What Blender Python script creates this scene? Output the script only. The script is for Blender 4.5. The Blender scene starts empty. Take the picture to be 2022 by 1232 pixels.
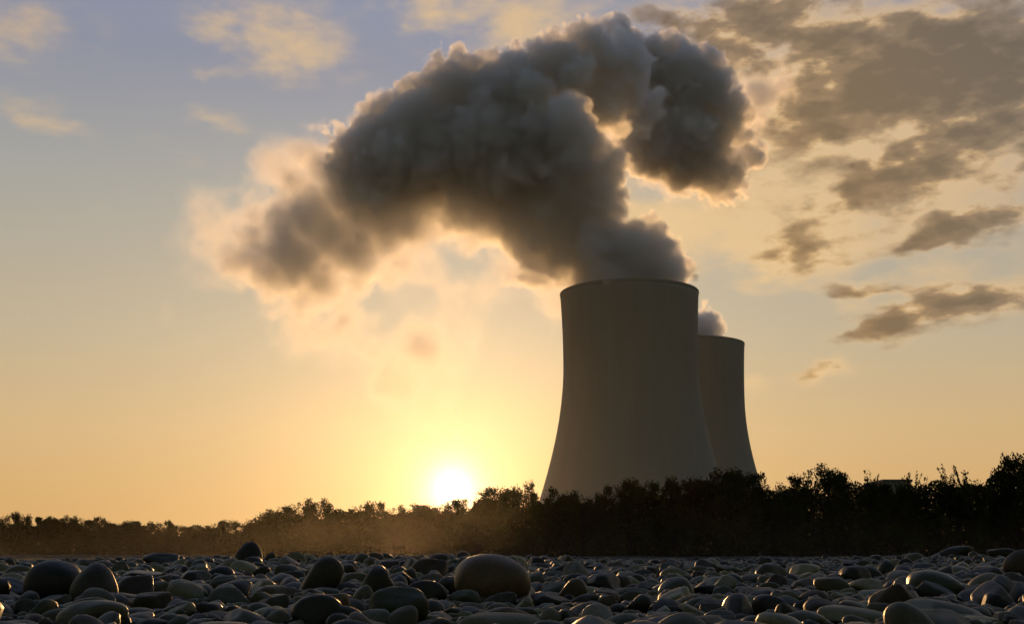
import bpy, math, random
import numpy as np
from mathutils import Vector, Matrix, Euler

random.seed(7)
rng = np.random.default_rng(11)
SC = bpy.context.scene
COL = SC.collection
R = math.radians

# ------------------------------------------------------------------ camera
F = 2310.0                    # focal length in pixels of a 2022 px wide picture
CX, CY = 1011.0, 616.0
HORIZON = 1093.0
PITCH = math.atan((HORIZON - CY) / F)
CAM = Vector((0, 0, 0.27))
cd = bpy.data.cameras.new('camera')
cd.sensor_width = 36.0
cd.lens = 36.0 * F / 2022.0
cd.clip_start = 0.05
cd.clip_end = 30000
cam = bpy.data.objects.new('camera', cd)
COL.objects.link(cam)
cam.location = CAM
cam.rotation_euler = (math.pi / 2 + PITCH, 0, 0)
SC.camera = cam


def ray(px, py):
    """direction of the photograph's pixel (unit forward component along +Y)"""
    u, v = (px - CX) / F, (CY - py) / F
    d = Vector((u, math.cos(PITCH) - v * math.sin(PITCH), math.sin(PITCH) + v * math.cos(PITCH)))
    return d


def at(px, py, Y):
    d = ray(px, py)
    return CAM + d * (Y / d.y)


def azel(px, py):
    d = ray(px, py).normalized()
    return math.degrees(math.atan2(d.x, d.y)), math.degrees(math.asin(d.z))


# ------------------------------------------------------------------ sun, sky, exposure
SUN_AZ, SUN_EL = azel(893, 966)
sun_dir = Vector((math.sin(R(SUN_AZ)) * math.cos(R(SUN_EL)), math.cos(R(SUN_AZ)) * math.cos(R(SUN_EL)), math.sin(R(SUN_EL))))
sd = bpy.data.lights.new('sun', 'SUN')
sd.energy = 2.7
sd.angle = R(0.53)
sd.color = (1.0, 0.55, 0.21)
sun = bpy.data.objects.new('sun', sd)
COL.objects.link(sun)
sun.location = sun_dir * 3000
sun.rotation_euler = sun_dir.to_track_quat('Z', 'Y').to_euler()

SC.view_settings.view_transform = 'Standard'
SC.view_settings.look = 'None'
SC.view_settings.exposure = 0.0
SC.view_settings.gamma = 1.0

SC.render.engine = 'CYCLES'
cy = SC.cycles
cy.use_denoising = True
cy.denoiser = 'OPENIMAGEDENOISE'
cy.max_bounces = 8
cy.diffuse_bounces = 3
cy.glossy_bounces = 3
cy.transmission_bounces = 4
cy.volume_bounces = 7
cy.transparent_max_bounces = 24
cy.volume_max_steps = 512
cy.volume_step_rate = 1.0
cy.sample_clamp_indirect = 8.0
cy.caustics_reflective = False
cy.caustics_refractive = False


class Nodes:
    """small helper to write node trees as expressions"""
    def __init__(self, tree):
        self.t = tree
        self.n = tree.nodes
        self.n.clear()

    def new(self, kind, **kw):
        nd = self.n.new(kind)
        for k, v in kw.items():
            setattr(nd, k, v)
        return nd

    def put(self, sock, v):
        if isinstance(v, bpy.types.NodeSocket):
            self.t.links.new(v, sock)
        elif v is not None:
            if isinstance(v, (tuple, list)) and sock.type == 'RGBA' and len(v) == 3:
                v = (*v, 1)
            sock.default_value = v

    def m(self, op, a, b=None, c=None, clamp=False):
        nd = self.new('ShaderNodeMath', operation=op, use_clamp=clamp)
        for i, v in enumerate((a, b, c)):
            if v is not None:
                self.put(nd.inputs[i], v)
        return nd.outputs[0]

    def v(self, op, a, b=None):
        nd = self.new('ShaderNodeVectorMath', operation=op)
        self.put(nd.inputs[0], a)
        if b is not None:
            self.put(nd.inputs[3 if op == 'SCALE' else 1], b)
        return nd.outputs['Value' if op in ('LENGTH', 'DOT_PRODUCT', 'DISTANCE') else 'Vector']

    def noise(self, vec, scale, detail=4, rough=0.55, dist=0.0, color=False):
        nd = self.new('ShaderNodeTexNoise')
        self.put(nd.inputs['Vector'], vec)
        nd.inputs['Scale'].default_value = scale
        nd.inputs['Detail'].default_value = detail
        nd.inputs['Roughness'].default_value = rough
        nd.inputs['Distortion'].default_value = dist
        return nd.outputs['Color' if color else 'Fac']

    def ramp(self, fac, stops, interp='LINEAR'):
        nd = self.new('ShaderNodeValToRGB')
        cr = nd.color_ramp
        cr.interpolation = interp
        while len(cr.elements) < len(stops):
            cr.elements.new(0.5)
        for e, (p, c) in zip(cr.elements, stops):
            e.position = p
            e.color = (*c, 1) if len(c) == 3 else c
        self.put(nd.inputs[0], fac)
        return nd.outputs[0]

    def mix(self, fac, a, b, blend='MIX'):
        nd = self.new('ShaderNodeMix', data_type='RGBA', blend_type=blend)
        self.put(nd.inputs[0], fac)
        self.put(nd.inputs[6], a)
        self.put(nd.inputs[7], b)
        return nd.outputs[2]

    def smooth(self, x, lo, hi, a=0.0, b=1.0):
        nd = self.new('ShaderNodeMapRange', interpolation_type='SMOOTHSTEP')
        self.put(nd.inputs[0], x)
        for i, q in enumerate((lo, hi, a, b)):
            nd.inputs[1 + i].default_value = q
        return nd.outputs[0]


def lin(r, g, b):
    """sRGB 0-255 to linear"""
    return tuple(((c / 255) / 12.92 if c / 255 <= 0.04045 else ((c / 255 + 0.055) / 1.055) ** 2.4) for c in (r, g, b))


# ---- world: Nishita dawn sky, the aureole round the low sun, broken clouds
world = bpy.data.worlds.new('World')
SC.world = world
world.use_nodes = True
world.cycles.sampling_method = 'MANUAL'
world.cycles.sample_map_resolution = 1024
W = Nodes(world.node_tree)
tc = W.new('ShaderNodeTexCoord').outputs['Generated']
sky = W.new('ShaderNodeTexSky', sky_type='NISHITA')
sky.sun_disc = False
sky.sun_elevation = R(SUN_EL)
sky.sun_rotation = R(SUN_AZ)
sky.altitude = 100
sky.air_density = 1.0
sky.dust_density = 0.3
sky.ozone_density = 1.0
SKY_GAIN = 0.10
sxyz = W.new('ShaderNodeSeparateXYZ')
W.put(sxyz.inputs[0], tc)
el = W.m('MULTIPLY', W.m('ARCSINE', sxyz.outputs[2]), 180 / math.pi)
az = W.m('MULTIPLY', W.m('ARCTAN2', sxyz.outputs[0], sxyz.outputs[1]), 180 / math.pi)
ae = W.new('ShaderNodeCombineXYZ')
W.put(ae.inputs[0], az)
W.put(ae.inputs[1], el)
AE = ae.outputs[0]
sang = W.m('MULTIPLY', W.m('ARCCOSINE', W.v('DOT_PRODUCT', tc, tuple(sun_dir))), 180 / math.pi)
nish = W.v('SCALE', sky.outputs[0], SKY_GAIN)
# dawn colours of the clear sky by height above the horizon (0 to 45 degrees)
elf = W.m('DIVIDE', el, 45.0, clamp=True)
dawn = W.ramp(elf, [(0.0, lin(208, 160, 97)), (0.06, lin(210, 168, 110)), (0.13, lin(206, 175, 128)), (0.22, lin(188, 173, 145)),
                    (0.38, lin(162, 162, 156)), (0.52, lin(136, 142, 160)), (0.75, lin(132, 146, 176)), (1.0, lin(128, 144, 180))])
skyc = W.mix(W.smooth(sang, 35, 100), dawn, nish)
# aureole round the sun
def aure(colr, k):
    return W.v('SCALE', colr, W.m('POWER', math.e, W.m('DIVIDE', sang, -k)))
skyc = W.v('ADD', skyc, aure((0.70, 0.46, 0.21), 8.0))
skyc = W.v('ADD', skyc, aure((4.5, 3.5, 2.2), 0.62))


# broken clouds: ellipses in azimuth and elevation, ragged by noise
def cloud_field(cells, warp):
    p = W.v('ADD', AE, warp)
    acc = None
    for (px, py, rx, ry, rot, w) in cells:
        a0, e0 = azel(px, py)
        mp = W.new('ShaderNodeMapping', vector_type='TEXTURE')
        W.put(mp.inputs[0], p)
        mp.inputs[1].default_value = (a0, e0, 0)
        mp.inputs[2].default_value = (0, 0, R(rot))
        mp.inputs[3].default_value = (rx / 40.3, ry / 40.3, 1)
        f = W.m('SUBTRACT', 1.0, W.v('LENGTH', mp.outputs[0]), clamp=True)
        f = W.m('MULTIPLY', f, w)
        acc = f if acc is None else W.m('ADD', acc, f)
    return acc


stretch = W.new('ShaderNodeMapping')
W.put(stretch.inputs[0], AE)
stretch.inputs[2].default_value = (0, 0, R(-14))
stretch.inputs[3].default_value = (0.62, 1.25, 1)
ST = stretch.outputs[0]
wn = W.noise(ST, 0.42, 3, 0.6, color=True)
warp = W.v('MULTIPLY', W.v('SUBTRACT', wn, (0.5, 0.5, 0.5)), (3.6, 2.2, 0))
thin = cloud_field([
    (590, 100, 210, 85, -6, .46), (70, 60, 190, 95, 0, .44), (500, 20, 270, 130, -20, .42), (1050, 40, 330, 90, 4, .7), (860, 10, 260, 60, 0, .5),
    (30, 205, 130, 40, 0, .42), (120, 258, 100, 30, 0, .4), (440, 228, 100, 38, -8, .4), (430, 135, 60, 26, 0, .3), (185, 405, 40, 18, 0, .3), (350, 300, 90, 30, -20, .3),
    (1560, 190, 190, 130, 18, .8), (1500, 400, 290, 170, 12, .95), (1690, 330, 300, 110, 22, .8), (1900, 330, 230, 110, 14, .6), (1560, 490, 170, 110, 0, .9),
    (1760, 480, 190, 70, 6, .6), (1490, 755, 70, 34, 0, .5), (1630, 738, 110, 34, 8, .6), (1830, 560, 240, 50, 12, .6), (1780, 670, 130, 34, 12, .4),
    (1800, 120, 480, 230, 0, 1.0), (1850, 330, 420, 230, 10, .7), (1330, 470, 170, 110, 0, .8), (1250, 330, 150, 150, 0, .7)], warp)
dark = cloud_field([
    (1760, 180, 540, 270, 10, .72), 
    (1780, 135, 330, 115, 3, 1.15), (1500, 40, 330, 95, -4, .95), (1960, 120, 200, 110, 0, .95), (1850, 300, 270, 85, 34, .95), (1990, 225, 120, 50, 16, .8),
    (1600, 250, 170, 50, 24, .45), (1570, 500, 130, 70, 0, .85), (1950, 440, 190, 46, 12, 1.1), (1800, 492, 150, 30, 2, .75), (1900, 600, 300, 62, 14, 1.25),
    (1745, 645, 110, 26, 22, .7), (1740, 566, 120, 26, -4, .7), (1625, 738, 95, 24, 8, .75), (2010, 330, 120, 60, 10, .6), (1690, 380, 120, 50, 30, .5), (1420, 110, 120, 80, 0, .5)], warp)
n1 = W.noise(ST, 0.42, 5, 0.5)
n2 = W.noise(ST, 1.1, 5, 0.52, 0.2)
rag = W.m('ADD', W.m('MULTIPLY', W.m('SUBTRACT', n1, 0.5), 1.35), W.m('MULTIPLY', W.m('SUBTRACT', n2, 0.5), 0.6))
ST2 = W.v('ADD', ST, (-0.55, -0.5, 0))
n1s = W.noise(ST2, 0.42, 5, 0.5)
relief = W.m('MULTIPLY', W.m('SUBTRACT', n1, n1s), 2.6)
thin_a = W.smooth(W.m('ADD', thin, W.m('MULTIPLY', rag, W.smooth(thin, 0.0, 0.25))), 0.0, 1.0, 0, 0.9)
dk = W.m('ADD', dark, W.m('MULTIPLY', rag, W.smooth(dark, 0.0, 0.25)))
n3 = W.noise(ST, 0.23, 4, 0.5)
dark_a = W.smooth(dk, 0.0, 0.85, 0, .93)
near = W.smooth(sang, 8, 42)
peach = W.mix(near, lin(240, 203, 148), lin(200, 172, 140))
tan_ = W.mix(near, lin(212, 168, 108), lin(168, 145, 118))
mid = W.mix(near, lin(170, 132, 84), lin(128, 117, 104))
deep = W.mix(near, lin(140, 110, 70), lin(98, 94, 88))
tone = W.m('ADD', W.m('ADD', W.m('MULTIPLY', dk, .62), W.m('MULTIPLY', relief, .8)), W.m('ADD', W.m('MULTIPLY', W.m('SUBTRACT', n2, .5), 1.3), W.m('MULTIPLY', W.m('SUBTRACT', n3, .5), 1.2)))
core = W.mix(W.smooth(tone, .02, .3), peach, tan_)
core = W.mix(W.smooth(tone, .22, .5), core, mid)
core = W.mix(W.smooth(tone, .4, 1.1), core, deep)
skyc = W.mix(thin_a, skyc, peach)
skyc = W.mix(dark_a, skyc, core)
bg = W.new('ShaderNodeBackground')
W.put(bg.inputs[0], skyc)
bg.inputs[1].default_value = 1.0
wo = W.new('ShaderNodeOutputWorld')
W.put(wo.inputs[0], bg.outputs[0])


# ------------------------------------------------------------------ helpers for objects
def tag(o, label=None, cat=None, group=None, kind=None):
    if label:
        o['label'] = label
    if cat:
        o['category'] = cat
    if group:
        o['group'] = group
    if kind:
        o['kind'] = kind
    return o


def link(name, data, parent=None, loc=(0, 0, 0)):
    o = bpy.data.objects.new(name, data)
    COL.objects.link(o)
    o.parent = parent
    o.location = loc
    return o


def mesh(name, verts, faces, mat=None, smooth=False):
    me = bpy.data.meshes.new(name)
    verts = np.asarray(verts, np.float32)
    if isinstance(faces, np.ndarray):
        n, k = faces.shape
        me.vertices.add(len(verts))
        me.vertices.foreach_set('co', verts.ravel())
        me.loops.add(n * k)
        me.loops.foreach_set('vertex_index', faces.astype(np.int32).ravel())
        me.polygons.add(n)
        me.polygons.foreach_set('loop_start', np.arange(0, n * k, k, dtype=np.int32))
        me.update(calc_edges=True)
        me.validate()
    else:
        me.from_pydata([tuple(v) for v in verts], [], faces)
    if smooth:
        me.polygons.foreach_set('use_smooth', np.ones(len(me.polygons), bool))
    if mat:
        me.materials.append(mat)
    return me


def material(name):
    mt = bpy.data.materials.new(name)
    mt.use_nodes = True
    return mt, Nodes(mt.node_tree)


def finish(N, surf=None, vol=None, disp=None):
    o = N.new('ShaderNodeOutputMaterial')
    if surf is not None:
        N.put(o.inputs['Surface'], surf)
    if vol is not None:
        N.put(o.inputs['Volume'], vol)


def principled(N, color, rough=0.8, spec=0.5, bump=None, bump_d=0.02, bump_s=0.5):
    p = N.new('ShaderNodeBsdfPrincipled')
    N.put(p.inputs['Base Color'], color)
    N.put(p.inputs['Roughness'], rough)
    N.put(p.inputs['Specular IOR Level'], spec)
    if bump is not None:
        b = N.new('ShaderNodeBump')
        b.inputs['Strength'].default_value = bump_s
        b.inputs['Distance'].default_value = bump_d
        N.put(b.inputs['Height'], bump)
        N.put(p.inputs['Normal'], b.outputs[0])
    return p.outputs[0]


def value_noise(shape, cell, rg):
    """smooth random field on a grid, by B-spline interpolation of a coarse lattice; zero mean, unit spread"""
    mats = []
    dims = []
    for n in shape:
        Lc = int(math.ceil(n / cell)) + 4
        t = np.arange(n) / cell + 1
        i = np.floor(t).astype(int)
        f = t - i
        M = np.zeros((n, Lc), np.float32)
        for k, wgt in enumerate(((1 - f) ** 3 / 6, (3 * f ** 3 - 6 * f ** 2 + 4) / 6, (-3 * f ** 3 + 3 * f ** 2 + 3 * f + 1) / 6, f ** 3 / 6)):
            M[np.arange(n), i - 1 + k] = wgt
        mats.append(M)
        dims.append(Lc)
    a = rg.standard_normal(dims).astype(np.float32)
    for ax, M in enumerate(mats):
        a = np.moveaxis(np.tensordot(M, a, axes=(1, ax)), 0, ax)
    return a / (a.std() + 1e-9)


# ------------------------------------------------------------------ ground and water
mt_ground, N = material('gravel')
obj_co = N.new('ShaderNodeTexCoord').outputs['Object']
g1 = N.noise(obj_co, 3.0, 5)
g2 = N.noise(obj_co, 40.0, 3)
finish(N, principled(N, N.ramp(N.m('ADD', N.m('MULTIPLY', g1, .5), N.m('MULTIPLY', g2, .5)), [(0.3, (.02, .019, .015)), (0.7, (.075, .07, .06))]), 0.95, 0.2, g2, 0.01))


def smoothstep(a, b, x):
    t = np.clip((x - a) / (b - a), 0, 1)
    return t * t * (3 - 2 * t)


def far_bank(x):
    """distance at which the far bank of the river begins, for a given bearing x / y"""
    return 128 + 270 * smoothstep(0.0, 1.0, (-x - 0.07) / 0.11)


def swell(x, y):
    return smoothstep(7, 18, y) * (.05 * np.sin(.42 * x + 1.3 + .05 * y) + .025 * np.sin(1.15 * x + .6 * y))


def ground_z(x, y):
    b = x / np.maximum(y, 1.0)
    fb = far_bank(b)
    near_edge = 36.0
    z = 0.015 * np.sin(x * 0.9 + 1.0) * np.sin(y * 0.7) + 0.02 * np.clip(y / 30, 0, 1)
    z = z + swell(x, y) - 2.2 * smoothstep(near_edge, near_edge + 10, y) + (2.12 + 1.5 * smoothstep(40, 400, y - fb)) * smoothstep(fb - 4, fb + 8, y)
    return z


ys = np.concatenate([np.linspace(-60, 0, 13), np.linspace(1, 60, 70), np.linspace(65, 520, 110), np.geomspace(560, 3000, 20)])
bs = np.concatenate([np.linspace(-6, -0.6, 14), np.linspace(-0.58, 0.58, 90), np.linspace(0.6, 6, 14)])
gx = np.outer(np.maximum(np.abs(ys) + 6, 14), bs)
gy = np.repeat(ys[:, None], len(bs), 1)
gz = ground_z(gx, gy)
idx = np.arange(gx.size).reshape(gx.shape)
gf = np.stack([idx[:-1, :-1], idx[:-1, 1:], idx[1:, 1:], idx[1:, :-1]], -1).reshape(-1, 4)
tag(link('ground', mesh('ground', np.stack([gx, gy, gz], -1).reshape(-1, 3), gf, mt_ground, True)), kind='structure')

mt_water, N = material('river_water')
wc = N.new('ShaderNodeTexCoord').outputs['Object']
wn_ = N.noise(wc, 1.3, 3)
finish(N, principled(N, (.012, .016, .014), 0.08, 0.5, wn_, 0.05, 0.25))
wv = [(-700, 33, -0.75), (700, 33, -0.75), (700, 640, -0.75), (-700, 640, -0.75)]
tag(link('river', mesh('river', wv, [(0, 1, 2, 3)], mt_water)), kind='structure')

# ------------------------------------------------------------------ cooling towers
mt_conc, N = material('tower_concrete')
cc = N.new('ShaderNodeTexCoord').outputs['Object']
s3 = N.new('ShaderNodeSeparateXYZ')
N.put(s3.inputs[0], cc)
ang = N.m('ARCTAN2', s3.outputs[1], s3.outputs[0])
cyl = N.new('ShaderNodeCombineXYZ')
N.put(cyl.inputs[0], N.m('MULTIPLY', ang, 46.0))
N.put(cyl.inputs[1], N.m('MULTIPLY', s3.outputs[2], 0.06))
streak = N.noise(cyl.outputs[0], 0.16, 5, 0.6)
blot = N.noise(cc, 0.035, 5, 0.6)
lift = N.m('FRACT', N.m('DIVIDE', s3.outputs[2], 3.0))
joint = N.m('LESS_THAN', lift, 0.05)
ribs = N.m('PINGPONG', N.m('MULTIPLY', ang, 24.0), 0.5)
cfac = N.m('ADD', N.m('MULTIPLY', streak, .55), N.m('MULTIPLY', blot, .45))
ccol = N.ramp(cfac, [(0.25, (.245, .24, .222)), (0.75, (.295, .288, .265))])
ccol = N.mix(N.m('MULTIPLY', joint, 0.12), ccol, (.14, .135, .12))
finish(N, principled(N, ccol, 0.92, 0.25, N.m('ADD', N.noise(cc, 0.6, 4), N.m('MULTIPLY', ribs, .6)), 0.25, 0.5))
mt_rim, N = material('tower_rim_concrete')
rc = N.new('ShaderNodeTexCoord').outputs['Object']
finish(N, principled(N, N.ramp(N.noise(rc, 0.08, 4), [(0.3, (.13, .125, .115)), (0.7, (.2, .195, .175))]), 0.92, 0.25))


def tower_radius(z):
    a, z0 = 45.3, 125.0
    c = 174.0 if z > z0 else 97.0
    return a * math.sqrt(1 + ((z - z0) / c) ** 2)


def revolve(profile, seg):
    v, f = [], []
    n = len(profile)
    for i in range(seg):
        t = 2 * math.pi * i / seg
        v += [(r * math.cos(t), r * math.sin(t), z) for r, z in profile]
    for i in range(seg):
        j = (i + 1) % seg
        for k in range(n - 1):
            f.append((i * n + k, j * n + k, j * n + k + 1, i * n + k + 1))
    return v, f


TOP = 174.0


def cooling_tower(X, Y, label):
    root = link('cooling_tower', None, loc=(X, Y, 0))
    tag(root, label, 'cooling tower', 'cooling towers of the power station')
    zs = np.linspace(9.0, TOP - 1.6, 60)
    outer = [(tower_radius(z), z) for z in zs]
    inner = [(tower_radius(z) - (1.1 if z < 30 else 0.45), z) for z in zs[::-1]]
    v, f = revolve(outer + inner + [outer[0]], 160)
    link('shell', mesh('shell', v, f, mt_conc, True), root)
    r1 = tower_radius(TOP)
    v, f = revolve([(r1 - .7, TOP - 1.59), (r1 + .12, TOP - 1.59), (r1 + .2, TOP - 1.2), (r1 + .2, TOP - .2), (r1 + .1, TOP), (r1 - .7, TOP), (r1 - .7, TOP - 1.59)], 160)
    link('rim', mesh('rim', v, f, mt_conc), root)
    # raking columns under the shell
    v, f = [], []
    for i in range(44):
        for s in (-1, 1):
            t0 = 2 * math.pi * (i + .5) / 44
            t1 = t0 + s * math.pi / 44
            a = Vector((math.cos(t0) * (tower_radius(0) + .4), math.sin(t0) * (tower_radius(0) + .4), -2 + 3))
            b = Vector((math.cos(t1) * (tower_radius(9) - .55), math.sin(t1) * (tower_radius(9) - .55), 9.2))
            ax = (b - a).normalized()
            u = ax.cross(Vector((0, 0, 1))).normalized() * .45
            w = ax.cross(u).normalized() * .45
            o = len(v)
            v += [a + u, a + w, a - u, a - w, b + u, b + w, b - u, b - w]
            f += [(o + k, o + (k + 1) % 4, o + 4 + (k + 1) % 4, o + 4 + k) for k in range(4)]
    link('support_columns', mesh('support_columns', v, f, mt_conc), root)
    return root


T1 = (79.9, 780.0)
T2 = (150.0, 981.0)
cooling_tower(*T1, 'nearer and larger grey concrete cooling tower, steaming into the big dark plume')
cooling_tower(*T2, 'smaller looking cooling tower half hidden behind the right edge of the nearer tower')

# ------------------------------------------------------------------ trees
mt_leaf, N = material('leaves')
lc = N.new('ShaderNodeTexCoord').outputs['Object']
ln = N.noise(lc, 3.0, 3)
oi = N.new('ShaderNodeObjectInfo')
lcol = N.mix(oi.outputs['Random'], N.ramp(ln, [(0.3, (.018, .027, .008)), (0.7, (.038, .05, .014))]), N.ramp(ln, [(0.3, (.022, .026, .008)), (0.7, (.046, .044, .015))]))
dif = principled(N, lcol, 0.85, 0.05)
tr = N.new('ShaderNodeBsdfTranslucent')
N.put(tr.inputs[0], lcol)
ms = N.new('ShaderNodeMixShader')
ms.inputs[0].default_value = 0.02
N.put(ms.inputs[1], dif)
N.put(ms.inputs[2], tr.outputs[0])
finish(N, ms.outputs[0])
mt_bark, N = material('bark')
bc = N.new('ShaderNodeTexCoord').outputs['Object']
finish(N, principled(N, N.ramp(N.noise(bc, 9.0, 4), [(0.3, (.014, .011, .008)), (0.7, (.035, .028, .02))]), 0.95, 0.1))


def leaf_quads(centers, size, rg):
    n = len(centers)
    a = rg.standard_normal((n, 3))
    a /= np.linalg.norm(a, axis=1, keepdims=True)
    b = rg.standard_normal((n, 3))
    b -= a * (a * b).sum(1, keepdims=True)
    b /= np.linalg.norm(b, axis=1, keepdims=True)
    s = size * rg.uniform(0.55, 1.3, (n, 1))
    A, B = a * s, b * s * 0.55
    v = np.stack([centers - A, centers + B * .9 - A * .1, centers + A, centers - B * .9 - A * .1], 1).reshape(-1, 3)
    f = np.arange(4 * n).reshape(n, 4)
    return v, f


def tube(pts, radii, sides=6):
    v, f = [], []
    for i, (p, r) in enumerate(zip(pts, radii)):
        q = pts[min(i + 1, len(pts) - 1)] - pts[max(i - 1, 0)]
        q = q.normalized()
        u = q.cross(Vector((0.3, 1, 0.1))).normalized()
        w = q.cross(u)
        v += [p + (u * math.cos(2 * math.pi * k / sides) + w * math.sin(2 * math.pi * k / sides)) * r for k in range(sides)]
    for i in range(len(pts) - 1):
        for k in range(sides):
            f.append((i * sides + k, i * sides + (k + 1) % sides, (i + 1) * sides + (k + 1) % sides, (i + 1) * sides + k))
    return v, f


def join(parts):
    V, Fc, o = [], [], 0
    for v, f in parts:
        V += list(v)
        Fc += [tuple(i + o for i in q) for q in f]
        o += len(v)
    return V, Fc


def tree_kind(seed, kind, n=7000, leaf=0.018):
    """unit tree: height 1, crown about 0.8 wide, standing on the origin"""
    rg = np.random.default_rng(seed)
    rd = random.Random(seed)
    parts = []
    limbs = []
    top = Vector((rd.uniform(-.03, .03), rd.uniform(-.03, .03), .72))
    parts.append(tube([Vector((0, 0, -.06)), Vector((.01, 0, .15)), Vector((top.x * .5, top.y, .4)), top], [.026, .02, .014, .005]))
    pts = []
    nl = {'round': 26, 'ragged': 24, 'spire': 16, 'shoots': 20}[kind]
    for i in range(nl):
        z = rd.uniform(.12, .93)
        if kind == 'spire':
            w = .30 * (1 - z) ** .8 + .03
        elif kind == 'shoots':
            z = rd.uniform(.1, .66)
            w = .42 * (1 - (z / .8) ** 2) ** .5 if z < .78 else .05
        else:
            w = .42 * math.sqrt(max(0.05, 1 - ((z - .38) / .62) ** 2))
        a = rd.uniform(0, 2 * math.pi)
        q = math.sqrt(rd.random())
        c = Vector((math.cos(a) * w * q, math.sin(a) * w * q, z))
        rad = rd.uniform(.085, .16) * (.7 if kind in ('spire', 'shoots') else 1)
        limbs.append((c, rad))
        s = Vector((0, 0, max(.06, c.z - .22)))
        parts.append(tube([s, s.lerp(c, .55) + Vector((0, 0, .02)), c], [.009, .006, .002], 4))
    per = n // nl
    for c, rad in limbs:
        d = rg.standard_normal((per, 3))
        d /= np.linalg.norm(d, axis=1, keepdims=True)
        lump = 1 + .35 * np.sin(d[:, :1] * 5 + rg.uniform(0, 6)) * np.sin(d[:, 1:2] * 6 + rg.uniform(0, 6))
        r = rg.random((per, 1)) ** .45 * rad * lump
        pts.append(np.array(c) + d * r * np.array([1, 1, .85]))
    # fringe twigs that break the outline
    m = {'round': 40, 'ragged': 90, 'spire': 60, 'shoots': 70}[kind]
    for i in range(m):
        c, rad = limbs[rd.randrange(len(limbs))]
        a = rd.uniform(0, 2 * math.pi)
        up = rd.uniform(.2, 1.3)
        if kind == 'shoots':
            up = rd.uniform(1.2, 3)
        d = Vector((math.cos(a), math.sin(a), up)).normalized()
        Ln = rad * rd.uniform(1.0, 1.45)
        if kind == 'shoots':
            Ln = min(rad * rd.uniform(1.6, 3.4), (1.0 - c.z) / max(d.z, .2))
        e = c + d * Ln
        if e.z > 1.0:
            e = e * 1.0
            e.z = 1.0
        parts.append(tube([c, c.lerp(e, .6), e], [.004, .003, .0012], 3))
        k = rd.randint(14, 26)
        t = rg.random((k, 1)) * .55 + .47
        pts.append(np.array(c) + (np.array(e) - np.array(c)) * t + rg.standard_normal((k, 3)) * .011)
    v, f = leaf_quads(np.concatenate(pts), leaf, rg)
    crown = mesh('crown', v, f, mt_leaf)
    v, f = join(parts)
    trunk = mesh('trunk', v, f, mt_bark, True)
    return trunk, crown


KINDS = {k: [tree_kind(s, k) for s in ss] for k, ss in
         {'round': (1, 2, 3, 4), 'ragged': (11, 12, 13), 'spire': (21, 22), 'shoots': (31, 32, 33)}.items()}
n_tree = 0


def tree(px, ytop, wpx, Y, kind, label, group, name='tree', cat='tree', dy=0):
    global n_tree
    rd = random.Random(n_tree * 7 + 5)
    n_tree += 1
    p = at(px, ytop, Y + dy)
    gz0 = float(ground_z(np.array(p.x), np.array(p.y)))
    h = (p.z - gz0) * (1.03 if kind == 'round' else 1.0)
    w = wpx / F * (Y + dy) / .80
    trunk, crown = rd.choice(KINDS[kind])
    root = link(name, None, loc=(p.x, p.y, gz0))
    root.rotation_euler = (0, 0, rd.uniform(0, 6.28))
    tag(root, label, cat, group)
    for nm, me in (('trunk', trunk), ('crown', crown)):
        o = link(nm, me, root)
        o.scale = (w, w, h)
    return root


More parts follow.
